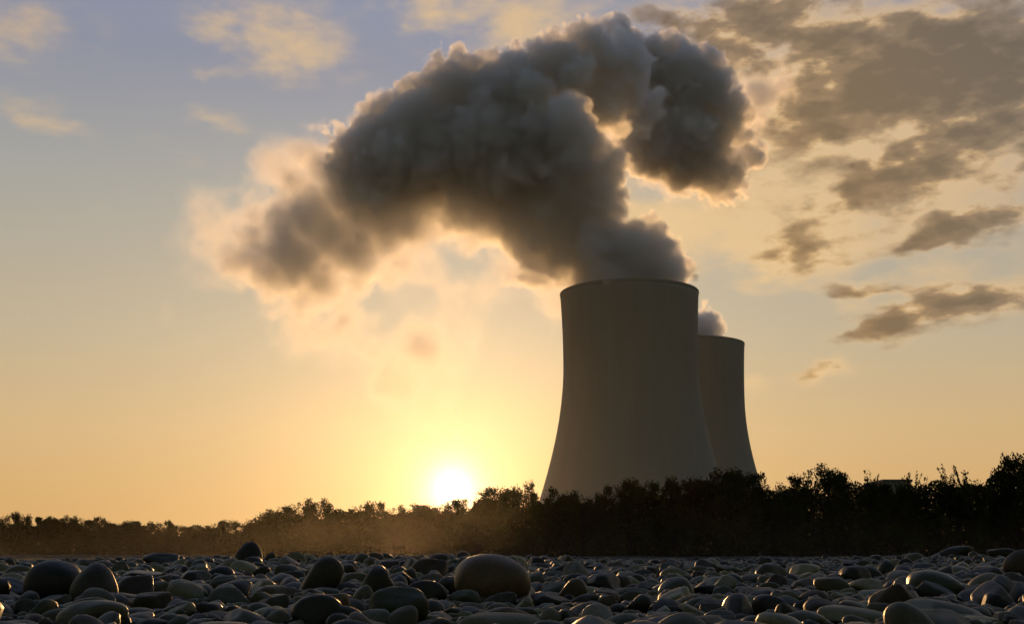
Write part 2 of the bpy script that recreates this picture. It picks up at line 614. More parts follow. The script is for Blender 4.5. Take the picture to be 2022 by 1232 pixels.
RB = 'dark trees and bushes along the right bank'
MB_ = 'dark trees in the middle of the far bank'
FB_ = 'distant trees in the even line at far left'
right_trees = [
    (942, 972, 62, 'ragged', 'dark bush on the skyline immediately right of the glaring sun'),
    (978, 966, 58, 'round', 'rounded bush second to the right of the sun on the skyline'),
    (1014, 966, 58, 'round', 'low even bush halfway between the sun and the near tower foot'),
    (1055, 954, 48, 'ragged', 'small ragged tree peaking just left of the near tower foot'),
    (1082, 965, 52, 'ragged', 'ragged bush overlapping the left foot of the near cooling tower'),
    (1117, 963, 56, 'ragged', 'ragged bush before the left third of the near tower base'),
    (1150, 974, 52, 'round', 'lowest rounded bush before the near tower base, right of its left third'),
    (1180, 974, 44, 'ragged', 'low twiggy bush in the dip before the middle of the near tower'),
    (1208, 963, 52, 'round', 'bush rising on the right side of the dip before the near tower'),
    (1243, 951, 66, 'round', 'domed dark tree before the middle of the near tower base'),
    (1285, 957, 62, 'round', 'dark tree right of the domed one before the near tower base'),
    (1326, 942, 50, 'ragged', 'peaked dark tree before the right half of the near tower base'),
    (1362, 949, 58, 'round', 'dark tree between the peaked tree and the near tower right foot'),
    (1408, 932, 76, 'round', 'tall dark tree hiding the right foot of the near tower'),
    (1446, 932, 72, 'round', 'broad dark tree before the base of the far tower'),
    (1486, 938, 66, 'round', 'dark tree sloping down beside the right foot of the far tower'),
    (1524, 957, 62, 'round', 'low dark bush in the notch just right of the far tower'),
    (1562, 952, 50, 'shoots', 'thin shrub with loose twigs on the right side of the notch'),
    (1602, 925, 86, 'round', 'full dark tree with gaps in its left side right of the notch'),
    (1645, 929, 70, 'ragged', 'dark tree in the centre of the tall clump left of the flat roof'),
    (1690, 914, 84, 'shoots', 'open twiggy tree, highest of the clump left of the flat roof'),
    (1724, 940, 52, 'ragged', 'ragged bush next to the left end of the flat roof'),
    (1758, 958, 66, 'round', 'low bush before the flat roofed building'),
    (1790, 924, 56, 'shoots', 'sparse shrub with upright leafy shoots in front of the flat roof'),
    (1832, 930, 66, 'shoots', 'leafy shrub right of the flat roof with several short shoots'),
    (1884, 908, 76, 'shoots', 'tall shrub with a fan of upright shoots right of the flat roof'),
    (1925, 938, 62, 'ragged', 'low bush in the gap between two tall shrubs at the right'),
    (1958, 910, 70, 'shoots', 'shrub with leafy shoots next to the rightmost tall tree'),
    (1998, 898, 84, 'ragged', 'tallest dark tree on the bank, at the right edge of the view'),
    (2052, 888, 96, 'round', 'dark round tree cut by the right edge of the view'),
]
for i, (px, yt, w, k, lab) in enumerate(right_trees):
    tree(px, yt, w * 1.35, 150, k, lab, RB, 'shrub' if ('bush' in lab or 'shrub' in lab) else 'tree', 'bush' if ('bush' in lab or 'shrub' in lab) else 'tree', dy=(i * 37 % 11) - 5)
mid_trees = [
    (505, 1028, 40, 'round', 'low bush where the far tree line meets the domed clump'),
    (527, 1012, 40, 'ragged', 'twiggy bush on the left shoulder of the domed clump'),
    (556, 1001, 52, 'round', 'rounded tree on the left slope of the domed clump'),
    (592, 990, 62, 'round', 'domed tree at the top of the clump left of the sun'),
    (628, 990, 56, 'round', 'domed tree beside the top one on the right slope of the clump'),
    (656, 1006, 44, 'ragged', 'low tree in the dip right of the domed clump'),
    (682, 994, 38, 'shoots', 'thin twiggy tree standing up from the dip right of the clump'),
    (712, 995, 48, 'round', 'rounded tree right of the thin twiggy one'),
    (746, 995, 50, 'round', 'even topped tree midway between domed clump and sun'),
    (778, 1001, 46, 'round', 'lowest tree between the domed clump and the sun'),
    (808, 996, 44, 'ragged', 'ragged topped tree third to the left of the sun'),
    (840, 998, 44, 'ragged', 'ragged low tree second to the left of the sun'),
    (872, 994, 46, 'round', 'tree right under the left side of the sun glare'),
    (906, 988, 50, 'round', 'tree under the right side of the sun glare'),
]
for i, (px, yt, w, k, lab) in enumerate(mid_trees):
    tree(px, yt, w * 1.4, 260, k, lab, MB_, 'tree', 'tree', dy=(i * 29 % 13) - 6)
fx = np.array([-20, 0, 50, 120, 200, 232, 262, 300, 330, 365, 400, 440, 470, 500])
fy = np.array([1018, 1018, 1014, 1021, 1022, 1033, 1030, 1029, 1026, 1041, 1041, 1031, 1032, 1030])
px = -14.0
i = 0
while px < 500:
    kind = ('round', 'ragged', 'round', 'round', 'spire')[i % 5]
    yt = float(np.interp(px, fx, fy)) + rng.uniform(-3, 5)
    tree(px, yt, rng.uniform(38, 56), 430, kind,
         'dark slender pointed tree in the distant line across the river' if kind == 'spire' else 'dark leafy tree in the even distant line across the river at far left', FB_ if kind != 'spire' else 'pointed trees in the distant line at far left', dy=(i * 31 % 17) - 8)
    px += rng.uniform(17, 24)
    i += 1

# undergrowth that closes the bank below the crowns
ux = np.array([-60, 0, 200, 360, 470, 520, 600, 700, 800, 900, 960, 1050, 1200, 1400, 1560, 1700, 1860, 2022, 2100])
uy = np.array([1030, 1030, 1036, 1050, 1042, 1030, 1014, 1016, 1014, 1006, 992, 990, 994, 962, 975, 962, 960, 935, 930])
pts = []
for (x0, x1, Y0, n) in ((-60, 500, 428, 70000), (470, 930, 262, 60000), (900, 2100, 152, 100000)):
    pxs = rng.uniform(x0, x1, n)
    yt = np.interp(pxs, ux, uy) + 9 * np.sin(pxs / 23.0) + 5 * np.sin(pxs / 9.0)
    yy = yt + (1104 - yt) * rng.random(n) ** .85
    Yd = Y0 + rng.uniform(-4, 6, n)
    u = (pxs - CX) / F
    vv = (CY - yy) / F
    dy_ = math.cos(PITCH) - vv * math.sin(PITCH)
    dz_ = math.sin(PITCH) + vv * math.cos(PITCH)
    pts.append((np.stack([u * Yd / dy_, Yd, CAM.z + dz_ * Yd / dy_], -1), 0.26 * (Y0 / 150) ** .45))
vs, fs, o = [], [], 0
for p, sz in pts:
    v, f = leaf_quads(p, sz, rng)
    vs.append(v)
    fs.append(f + o)
    o += len(v)
tag(link('undergrowth', mesh('undergrowth', np.concatenate(vs), np.concatenate(fs), mt_leaf)), 'dark leafy undergrowth filling the river bank below the tree crowns', 'undergrowth', kind='stuff')

# low flat roofed building behind the shrubs at the right
mt_bld, N = material('building_render')
b_ = N.new('ShaderNodeTexCoord').outputs['Object']
finish(N, principled(N, N.ramp(N.noise(b_, 0.7, 4), [(0.3, (.16, .15, .14)), (0.7, (.24, .225, .2))]), 0.9, 0.2))
mt_roof, N = material('roof_sheet')
b_ = N.new('ShaderNodeTexCoord').outputs['Object']
finish(N, principled(N, N.ramp(N.noise(b_, 0.5, 4), [(0.3, (.08, .08, .08)), (0.7, (.14, .135, .13))]), 0.6, 0.4))


def box(x0, x1, y0, y1, z0, z1):
    v = [(x, y, z) for z in (z0, z1) for y in (y0, y1) for x in (x0, x1)]
    return v, [(0, 2, 3, 1), (4, 5, 7, 6), (0, 1, 5, 4), (2, 6, 7, 3), (0, 4, 6, 2), (1, 3, 7, 5)]


pa, pb = at(1743, 946, 215), at(1802, 946, 215)
bz = float(ground_z(np.array(pa.x), np.array(215.0)))
bld = link('flat_roofed_building', None, loc=(pa.x, 215, bz))
tag(bld, 'low flat roofed building whose roof edge shows between shrubs at the right', 'building')
wd = pb.x - pa.x
hh = pa.z - bz
link('wall', mesh('wall', *box(.3, wd - .3, .3, 11.7, 0, hh - .45), mt_bld), bld)
link('roof', mesh('roof', *box(0, wd, 0, 12, hh - .449, hh), mt_roof), bld)


# ------------------------------------------------------------------ steam
def steam_material(name, gain, g, colr, attr=True, density=0.0):
    mt, N = material(name)
    pv = N.new('ShaderNodeVolumePrincipled')
    pv.inputs['Color'].default_value = (*colr, 1)
    pv.inputs['Anisotropy'].default_value = g
    if attr:
        pv.inputs['Density Attribute'].default_value = 'density'
        pv.inputs['Density'].default_value = gain
    else:
        pv.inputs['Density'].default_value = density
    finish(N, None, pv.outputs[0])
    return mt


def voxel_cloud(name, D, lo, hi, mat, parent):
    """a volume whose density is read voxel by voxel from the array D[z, y, x]"""
    nz, ny, nx = D.shape
    me = bpy.data.meshes.new(name)
    me.vertices.add(D.size)
    a = me.attributes.new('steam', 'FLOAT', 'POINT')
    a.data.foreach_set('value', np.ascontiguousarray(D, np.float32).ravel())
    src = bpy.data.objects.new(name, me)
    vol = bpy.data.volumes.new(name)
    vol.materials.append(mat)
    o = link(name, vol, parent)
    g = bpy.data.node_groups.new(name, 'GeometryNodeTree')
    g.interface.new_socket('Geometry', in_out='INPUT', socket_type='NodeSocketGeometry')
    g.interface.new_socket('Geometry', in_out='OUTPUT', socket_type='NodeSocketGeometry')
    n, L = g.nodes, g.links.new
    go = n.new('NodeGroupOutput')
    vc = n.new('GeometryNodeVolumeCube')
    vc.inputs['Min'].default_value = lo
    vc.inputs['Max'].default_value = hi
    for k, v in zip('XYZ', (nx, ny, nz)):
        vc.inputs['Resolution ' + k].default_value = v
    q = n.new('GeometryNodeInputPosition').outputs[0]
    for op, val in (('SUBTRACT', lo), ('MULTIPLY', [(k - 1) / (h - l) for k, h, l in zip((nx, ny, nz), hi, lo)]), ('ADD', (.5, .5, .5)), ('FLOOR', None)):
        m = n.new('ShaderNodeVectorMath')
        m.operation = op
        L(q, m.inputs[0])
        if val is not None:
            m.inputs[1].default_value = val
        q = m.outputs[0]
    sx = n.new('ShaderNodeSeparateXYZ')
    L(q, sx.inputs[0])

    def madd(a_, b_, c_):
        k = n.new('FunctionNodeIntegerMath')
        k.operation = 'MULTIPLY_ADD'
        L(a_, k.inputs[0])
        k.inputs[1].default_value = b_
        L(c_, k.inputs[2])
        return k.outputs[0]
    idx_ = madd(madd(sx.outputs[2], ny, sx.outputs[1]), nx, sx.outputs[0])
    na = n.new('GeometryNodeInputNamedAttribute')
    na.data_type = 'FLOAT'
    na.inputs[0].default_value = 'steam'
    oi_ = n.new('GeometryNodeObjectInfo')
    oi_.inputs['Object'].default_value = src
    si = n.new('GeometryNodeSampleIndex')
    si.data_type = 'FLOAT'
    si.domain = 'POINT'
    si.clamp = True
    L(oi_.outputs['Geometry'], si.inputs[0])
    L(na.outputs[0], si.inputs['Value'])
    L(idx_, si.inputs['Index'])
    L(si.outputs[0], vc.inputs['Density'])
    sm = n.new('GeometryNodeSetMaterial')
    sm.inputs['Material'].default_value = mat
    L(vc.outputs[0], sm.inputs[0])
    L(sm.outputs[0], go.inputs[0])
    md = o.modifiers.new('steam', 'NODES')
    md.node_group = g
    return o


def surface_nets(D, iso, lo, vox):
    S = D > iso
    nz, ny, nx = D.shape
    n8 = np.zeros((nz - 1, ny - 1, nx - 1), np.int8)
    for a in (0, 1):
        for b in (0, 1):
            for c in (0, 1):
                n8 += S[a:nz - 1 + a, b:ny - 1 + b, c:nx - 1 + c]
    act = (n8 > 0) & (n8 < 8)
    ids = np.full(act.shape, -1, np.int64)
    k, j, i = np.nonzero(act)
    ids[k, j, i] = np.arange(len(k))
    acc = np.zeros((len(k), 3))
    cnt = np.zeros(len(k))
    corners = [(a, b, c) for a in (0, 1) for b in (0, 1) for c in (0, 1)]
    for p in corners:
        for ax in range(3):
            if p[ax] == 1:
                continue
            q = list(p)
            q[ax] = 1
            va = D[k + p[0], j + p[1], i + p[2]]
            vb = D[k + q[0], j + q[1], i + q[2]]
            cr = (va > iso) != (vb > iso)
            t = np.where(cr, (iso - va) / np.where(cr, vb - va, 1), 0)
            pos = np.array([p[2], p[1], p[0]], float) + 0 * acc
            pos[:, 2 - ax] += t
            acc += pos * cr[:, None]
            cnt += cr
    v = acc / np.maximum(cnt, 1)[:, None] + np.stack([i, j, k], -1)
    v = np.array(lo) + v * vox
    quads = []
    for ax in range(3):
        sl0 = [slice(1, -1)] * 3
        sl1 = [slice(1, -1)] * 3
        sl0[ax] = slice(0, -1)
        sl1[ax] = slice(1, None)
        A, B = S[tuple(sl0)], S[tuple(sl1)]
        kk, jj, ii = np.nonzero(A != B)
        off = [1, 1, 1]
        off[ax] = 0
        base = np.stack([kk + off[0], jj + off[1], ii + off[2]], -1)
        o1, o2 = [a_ for a_ in range(3) if a_ != ax]
        qs = []
        for d1, d2 in ((-1, -1), (0, -1), (0, 0), (-1, 0)):
            c_ = base.copy()
            c_[:, o1] += d1
            c_[:, o2] += d2
            qs.append(ids[c_[:, 0], c_[:, 1], c_[:, 2]])
        qd = np.stack(qs, -1)
        flip = A[kk, jj, ii] if ax != 1 else ~A[kk, jj, ii]
        qd = np.where(flip[:, None], qd[:, ::-1], qd)
        quads.append(qd)
    return v, np.concatenate(quads)


VOX = 1.2


def steam(label, blobs, seed, mat, skin, kids=11, vox=VOX, thin_low=False):
    """blobs: (px, py, radius px, distance Y, class), class 0 dense, 1 middling, 2 wispy"""
    rg = np.random.default_rng(seed)
    sph = {0: [], 1: [], 2: [], 3: []}
    for (px, py, rp, Y, cl) in blobs:
        c = np.array(at(px, py, Y))
        r = rp / F * Y * 1.03
        sph[cl].append((c, r))
        nk = kids if cl < 2 else 7
        for _ in range(nk):
            d = rg.standard_normal(3)
            d /= np.linalg.norm(d)
            rr = r * rg.uniform(.28, .5)
            c2 = c + d * (r - rr * rg.uniform(.15, .6))
            sph[cl].append((c2, rr))
            for _ in range(7 if cl < 2 else 3):
                d2 = rg.standard_normal(3)
                d2 /= np.linalg.norm(d2)
                if d2 @ d < -.1:
                    d2 = -d2
                r3 = rr * rg.uniform(.25, .45)
                sph[cl].append((c2 + d2 * (rr - r3 * rg.uniform(.1, .6)), r3))
    allc = np.array([c for q in sph.values() for c, r in q])
    allr = np.array([r for q in sph.values() for c, r in q])
    lo = (allc - allr[:, None]).min(0) - 10
    hi = (allc + allr[:, None]).max(0) + 10
    n = np.ceil((hi - lo) / vox).astype(int) + 1
    hi = lo + (n - 1) * vox
    shape = (n[2], n[1], n[0])
    zz = (lo[2] + np.arange(n[2]) * vox).astype(np.float32)
    yy = (lo[1] + np.arange(n[1]) * vox).astype(np.float32)
    xx = (lo[0] + np.arange(n[0]) * vox).astype(np.float32)
    out = np.zeros(shape, np.float32)
    nA, nB, nC, nD = (value_noise(shape, q, rg) for q in (13, 6.5, 3.3, 1.8))
    bil = (np.abs(nA) - .8) * 2.6 + (np.abs(nB) - .8) * 2.0 + (np.abs(nC) - .8) * 1.7 + nD * .8
    soft = value_noise(shape, 22, rg) * 8 + nA * 4.5 + nB * 2.6 + nC * 1.4
    for cl, (amp, width, dens) in {0: (bil, 3.2, 1.0), 1: (bil * .9 + soft * .25, 26.0, .95), 2: (soft, 34.0, .07), 3: (soft * .9 + bil * .6, 30.0, .32)}.items():
        if not sph[cl]:
            continue
        S = np.full(shape, -60, np.float32)
        for c, r in sph[cl]:
            m = r + 18
            i0 = np.maximum(((c - m - lo) / vox).astype(int), 0)
            i1 = np.minimum(((c + m - lo) / vox).astype(int) + 2, n)
            d = np.sqrt(((zz[i0[2]:i1[2]] - c[2]) ** 2)[:, None, None] + ((yy[i0[1]:i1[1]] - c[1]) ** 2)[None, :, None] + ((xx[i0[0]:i1[0]] - c[0]) ** 2)[None, None, :])
            v_ = S[i0[2]:i1[2], i0[1]:i1[1], i0[0]:i1[0]]
            np.maximum(v_, r - d, out=v_)
        S += amp
        out += dens * smoothstep(0, width, S)
    out = np.minimum(out, 1.1)
    if thin_low:
        # the drifting part is thinner underneath, away from the mouth of the tower
        t = smoothstep(215, 280, zz)[:, None] + 0 * xx[None, :]
        t = np.maximum(t, smoothstep(15, 60, xx)[None, :])
        out *= (.72 + .28 * t)[:, None, :]
    out[out < .003] = 0
    for ax in range(3):
        sl = [slice(None)] * 3
        sl[ax] = 0
        out[tuple(sl)] = 0
        sl[ax] = -1
        out[tuple(sl)] = 0
    # outer skin of the steam on a grid half as fine
    c2 = out[:shape[0] // 2 * 2, :shape[1] // 2 * 2, :shape[2] // 2 * 2]
    half = c2.reshape(shape[0] // 2, 2, shape[1] // 2, 2, shape[2] // 2, 2).mean((1, 3, 5))
    half = np.pad(half, 1)
    v, f = surface_nets(half, .035, lo - 2 * vox + vox * .5, 2 * vox)
    root = link('steam_plume', mesh('steam_plume', v, f, skin, True))
    tag(root, label, 'steam', 'steam over the cooling towers')
    voxel_cloud('dense_steam', out, tuple(lo), tuple(hi), mat, root)
    print('steam', shape, out.size / 1e6, len(f))
    return root


mt_steam = steam_material('steam', 0.2, 0.55, (.965, .97, .98))
mt_skin, N = material('steam_skin')
tb = N.new('ShaderNodeBsdfTransparent')
tl = N.new('ShaderNodeBsdfTranslucent')
tl.inputs[0].default_value = (.9, .9, .9, 1)
sc_ = N.new('ShaderNodeTexCoord').outputs['Object']
mx = N.new('ShaderNodeMixShader')
N.put(mx.inputs[0], N.smooth(N.noise(sc_, .05, 4), .4, .75, 0, .03))
N.put(mx.inputs[1], tb.outputs[0])
N.put(mx.inputs[2], tl.outputs[0])
finish(N, mx.outputs[0])

Y1 = T1[1]
main = [
    # out of the mouth of the near tower
    (1240, 548, 110, Y1, 0), (1240, 505, 72, Y1, 0), (1300, 505, 48, Y1 - 6, 0), (1185, 505, 78, Y1, 0), (1262, 470, 42, Y1 - 8, 0), (1328, 528, 26, Y1, 0), (1150, 480, 80, Y1 + 10, 0),
    # leaning column
    (1105, 470, 85, Y1 + 8, 0), (1070, 420, 100, Y1 + 15, 0), (1140, 400, 88, Y1, 0), (1175, 365, 62, Y1 - 10, 0), (1200, 400, 44, Y1, 0), (1060, 330, 120, Y1 + 10, 0), (1122, 262, 68, Y1 - 26, 0),
    (1160, 310, 55, Y1 - 5, 0), (980, 310, 128, Y1 + 15, 0), (900, 310, 112, Y1 + 20, 0), (1000, 205, 98, Y1 + 15, 0), (905, 200, 88, Y1 + 25, 0), (868, 150, 46, Y1 + 25, 0), (930, 142, 44, Y1 + 20, 0),
    (1100, 150, 82, Y1 + 20, 0), (1225, 130, 62, Y1 + 50, 0), (1232, 190, 48, Y1 + 55, 0), (1190, 195, 62, Y1 + 40, 0), (1262, 215, 46, Y1 + 70, 0), (1222, 180, 56, Y1 + 45, 0), (1160, 98, 62, Y1 + 22, 0), (1195, 150, 70, Y1 + 40, 0), (1045, 140, 46, Y1 + 30, 0), (990, 135, 36, Y1 + 18, 0), (1180, 210, 60, Y1 + 30, 0),
    (820, 310, 108, Y1 + 25, 0), (760, 350, 95, Y1 + 30, 0), (745, 255, 52, Y1 + 30, 0), (700, 320, 62, Y1 + 30, 0), (775, 235, 56, Y1 + 30, 0), (822, 185, 44, Y1 + 28, 0), (690, 290, 46, Y1 + 32, 0), (740, 225, 34, Y1 + 34, 0), (720, 370, 70, Y1 + 30, 0), (1000, 430, 85, Y1 + 20, 1), (900, 400, 80, Y1 + 25, 1),
    (1060, 500, 55, Y1 + 20, 1), (1090, 540, 34, Y1 + 25, 2), (1085, 590, 30, Y1 + 20, 2), (1060, 560, 40, Y1 + 25, 2),
    # drifting and thinning to the left
    (690, 390, 95, Y1 + 35, 1), (640, 335, 62, Y1 + 30, 1), (720, 430, 85, Y1 + 35, 1), (620, 430, 95, Y1 + 35, 1), (560, 440, 70, Y1 + 30, 1), (590, 520, 95, Y1 + 40, 1), (800, 420, 90, Y1 + 30, 1),
    (540, 540, 78, Y1 + 40, 1), (640, 560, 78, Y1 + 40, 1), (700, 500, 88, Y1 + 40, 1), (500, 470, 62, Y1 + 35, 1), (760, 470, 70, Y1 + 35, 1), (980, 440, 80, Y1 + 25, 1), (840, 400, 95, Y1 + 25, 1), (900, 410, 80, Y1 + 25, 1), (760, 440, 85, Y1 + 35, 1), (660, 470, 95, Y1 + 35, 1), (560, 500, 85, Y1 + 40, 1), (1040, 500, 66, Y1 + 20, 1), (630, 250, 30, Y1 + 35, 1),
    (810, 530, 66, Y1 + 40, 3), (835, 600, 55, Y1 + 40, 2), (845, 670, 45, Y1 + 40, 2), (950, 450, 75, Y1 + 30, 3), (1020, 490, 66, Y1 + 30, 3), (890, 450, 66, Y1 + 35, 3), (905, 490, 58, Y1 + 38, 3), (965, 515, 50, Y1 + 35, 3), (850, 500, 62, Y1 + 40, 3), (1040, 540, 46, Y1 + 28, 3), (470, 520, 85, Y1 + 40, 3),
    (430, 570, 62, Y1 + 40, 3), (600, 620, 66, Y1 + 40, 3), (700, 595, 75, Y1 + 40, 3), (765, 560, 70, Y1 + 40, 3), (490, 400, 62, Y1 + 35, 3), (545, 345, 52, Y1 + 30, 3), (605, 292, 46, Y1 + 30, 3),
    (690, 235, 42, Y1 + 35, 3), (752, 190, 42, Y1 + 35, 3), (850, 130, 34, Y1 + 35, 3), (1060, 545, 40, Y1 + 25, 3), (1090, 590, 26, Y1 + 20, 3),
    (720, 680, 58, Y1 + 45, 3), (795, 640, 58, Y1 + 45, 3), (762, 745, 42, Y1 + 48, 3), (390, 590, 48, Y1 + 40, 3), (745, 620, 62, Y1 + 45, 3), (835, 720, 40, Y1 + 48, 2), (660, 640, 55, Y1 + 45, 3), (480, 520, 62, Y1 + 40, 1), (500, 430, 56, Y1 + 36, 1), (580, 370, 60, Y1 + 32, 1), (870, 770, 34, Y1 + 45, 2), (905, 830, 30, Y1 + 46, 3), (850, 845, 32, Y1 + 44, 3), (885, 700, 38, Y1 + 45, 2), (935, 700, 30, Y1 + 45, 2),
    (610, 585, 66, Y1 + 42, 1), (530, 580, 52, Y1 + 42, 1), (700, 560, 60, Y1 + 42, 1), (780, 520, 50, Y1 + 40, 1),
    (440, 460, 80, Y1 + 40, 2), (400, 560, 75, Y1 + 40, 2), (345, 570, 50, Y1 + 40, 2), (380, 490, 55, Y1 + 40, 2), (440, 390, 50, Y1 + 35, 2), (570, 300, 50, Y1 + 30, 2), (660, 240, 50, Y1 + 30, 2), (740, 180, 48, Y1 + 30, 2),
    (600, 650, 85, Y1 + 45, 2), (700, 640, 95, Y1 + 45, 2), (790, 590, 95, Y1 + 45, 2), (850, 520, 90, Y1 + 45, 2), (720, 710, 80, Y1 + 45, 2), (790, 660, 80, Y1 + 45, 2), (830, 740, 66, Y1 + 50, 2),
    (745, 770, 50, Y1 + 50, 2), (920, 500, 75, Y1 + 45, 2), (965, 540, 60, Y1 + 45, 2), (890, 600, 70, Y1 + 50, 2), (820, 820, 45, Y1 + 50, 2), (500, 620, 60, Y1 + 45, 2), (865, 700, 70, Y1 + 45, 2), (800, 770, 60, Y1 + 45, 2), (885, 790, 52, Y1 + 45, 2), (675, 720, 60, Y1 + 45, 2), (930, 640, 60, Y1 + 45, 2), (330, 620, 45, Y1 + 42, 2), (420, 640, 60, Y1 + 45, 2), (1000, 540, 50, Y1 + 40, 2),
]
steam('huge dark steam plume pouring from the near tower and drifting left', main, 5, mt_steam, mt_skin, thin_low=True)
Y2 = 925.0
upper = [
    (1210, 110, 66, Y2, 0), (1250, 165, 80, Y2, 0), (1300, 150, 74, Y2 + 10, 0), (1350, 190, 92, Y2, 0), (1350, 280, 88, Y2 - 5, 0), (1300, 290, 74, Y2, 0), (1335, 110, 46, Y2, 0), (1392, 135, 48, Y2, 0),
    (1420, 235, 62, Y2, 0), (1245, 290, 44, Y2 - 10, 0), (1400, 345, 50, Y2, 0), (1440, 330, 44, Y2 + 5, 0), (1475, 310, 30, Y2, 0), (1497, 290, 20, Y2, 0), (1455, 270, 34, Y2, 0), (1425, 380, 28, Y2, 0),
    (1340, 350, 55, Y2 + 10, 1), (1280, 340, 45, Y2 + 10, 1), (1270, 230, 60, Y2 + 10, 0),
    (1340, 395, 45, Y2 + 10, 2), (1400, 390, 40, Y2 + 10, 2), (1240, 350, 40, Y2 + 15, 2),
    (1500, 190, 55, Y2 + 20, 1), (1545, 170, 42, Y2 + 20, 1), (1545, 130, 26, Y2 + 20, 1), (1572, 190, 28, Y2 + 20, 1), (1510, 240, 40, Y2 + 20, 2), (1440, 110, 22, Y2 + 20, 2), (1380, 88, 24, Y2 + 20, 2),
]
steam('separate dark steam mass high above the towers, curling right of the main plume', upper, 6, mt_steam, mt_skin)
Y3 = T2[1]
puff = [(1345, 672, 72, Y3, 0), (1372, 648, 40, Y3, 0), (1400, 640, 30, Y3 - 5, 0), (1392, 622, 20, Y3, 0), (1414, 660, 16, Y3, 0), (1345, 640, 40, Y3, 0)]
steam('small grey steam puff rising from the mouth of the far tower', puff, 9, mt_steam, mt_skin, vox=1.3)


# ------------------------------------------------------------------ stones of the river bank
def stone_material(name, per_object):
    mt, N = material(name)
    co = N.new('ShaderNodeTexCoord').outputs['Object']
    if per_object:
        oi2 = N.new('ShaderNodeObjectInfo')
        tint, rnd = oi2.outputs['Color'], oi2.outputs['Random']
        off = N.new('ShaderNodeCombineXYZ')
        N.put(off.inputs[0], N.m('MULTIPLY', rnd, 50.0))
        p = N.v('ADD', co, off.outputs[0])
    else:
        at_ = N.new('ShaderNodeAttribute')
        at_.attribute_name = 'tint'
        tint = at_.outputs['Color']
        p = N.v('SCALE', co, 9.0)
        rnd = N.noise(co, 2.0, 1)
    big = N.noise(p, 1.6, 5, .6)
    fine = N.noise(p, 14.0, 4, .65)
    vein = N.m('ABSOLUTE', N.m('SUBTRACT', N.noise(p, 1.1, 3, .5, 0.6), .5))
    c = N.mix(N.m('MULTIPLY', N.smooth(big, .35, .7), .55), tint, N.v('MULTIPLY', tint, (.55, .55, .5)))
    c = N.mix(N.m('MULTIPLY', N.smooth(fine, .5, .75), .6), c, N.v('MULTIPLY', tint, (1.5, 1.45, 1.35)))
    c = N.mix(N.m('MULTIPLY', N.smooth(vein, .03, .0), .12), c, N.v('MULTIPLY', tint, (2.2, 2.1, 2.0)))
    rough = N.m('ADD', N.m('MULTIPLY', big, .35), N.m('ADD', N.m('MULTIPLY', rnd, .26), .2))
    finish(N, principled(N, c, rough, .32, N.m('ADD', N.m('MULTIPLY', fine, .7), big), .012 if per_object else .004, .45))
    return mt


mt_stone = stone_material('river_stone', True)
mt_pebble = stone_material('river_pebble', False)


def ico(sub):
    import bmesh
    bm = bmesh.new()
    bmesh.ops.create_icosphere(bm, subdivisions=sub, radius=1)
    v = np.array([q.co[:] for q in bm.verts])
    f = np.array([[w.index for w in q.verts] for q in bm.faces])
    bm.free()
    return v, f


def pebble_shape(sub, seed):
    """unit water-worn stone: a ball with a few broad flats, one blunter end and gentle lumps"""
    rg = np.random.default_rng(seed)
    v, f = ico(sub)
    d = v.copy()
    r = np.ones(len(d))
    e = rg.uniform(2.1, 2.9)
    r = 1 / (np.abs(d) ** e).sum(1) ** (1 / e)
    for _ in range(rg.integers(4, 8)):
        n = rg.standard_normal(3)
        n /= np.linalg.norm(n)
        lim = rg.uniform(.58, .92)
        c = d @ n
        cut = np.where(c > .05, lim / np.maximum(c, .05), 9)
        k = 15.0
        r = -np.log(np.exp(-k * r) + np.exp(-k * cut)) / k     # soft minimum keeps the edges worn
    for fr, am in ((1.6, .05), (3.1, .022), (6.0, .007)):
        w = rg.standard_normal((4, 3)) * fr
        ph = rg.uniform(0, 6.28, 4)
        r = r * (1 + am * np.sin(d @ w.T + ph).sum(1) / 2)
    v = d * r[:, None]
    v[:, 0] *= 1
    v[:, 1:] *= (1 - rg.uniform(-.2, .2) * v[:, :1])
    v /= (np.abs(v).max(0) + 1e-9)
    return v, f


SHAPES = [pebble_shape(4, 100 + i) for i in range(16)]


def egg(sub):
    v, f = ico(sub)
    t = v[:, :1].copy()
    v = v * np.array([1, 1, 1])
    v[:, 1:] *= 1 - .24 * t - .06 * t * t
    v[:, 2:] *= 1 + .05 * np.sin(3 * v[:, 1:2] + 1)
    v *= 1 + .012 * np.sin(v @ np.array([5., 3, 4]))[:, None]
    return v / np.abs(v).max(0), f


SHAPES[1] = egg(4)
v0, f0 = ico(4)
v0 = v0 / ((np.abs(v0) ** 2.25).sum(1) ** (1 / 2.25))[:, None]
v0 *= 1 + .03 * np.sin(v0 @ np.array([2.1, 1.4, 1.9]) + .6)[:, None] + .014 * np.sin(v0 @ np.array([-3.8, 4.4, 2.7]))[:, None]
SHAPES[0] = (v0 / np.abs(v0).max(0), f0)
STONE_MESH = [mesh('stone', v, f, mt_stone, True) for v, f in SHAPES]
LOW = {k: [pebble_shape(k, 100 + i) for i in range(16)] for k in (1, 2, 3)}

TONES = {'dark': (.03, .029, .025), 'grey': (.08, .08, .073), 'pale': (.2, .2, .18), 'brown': (.085, .062, .038), 'green': (.05, .06, .048), 'black': (.018, .0175, .017)}
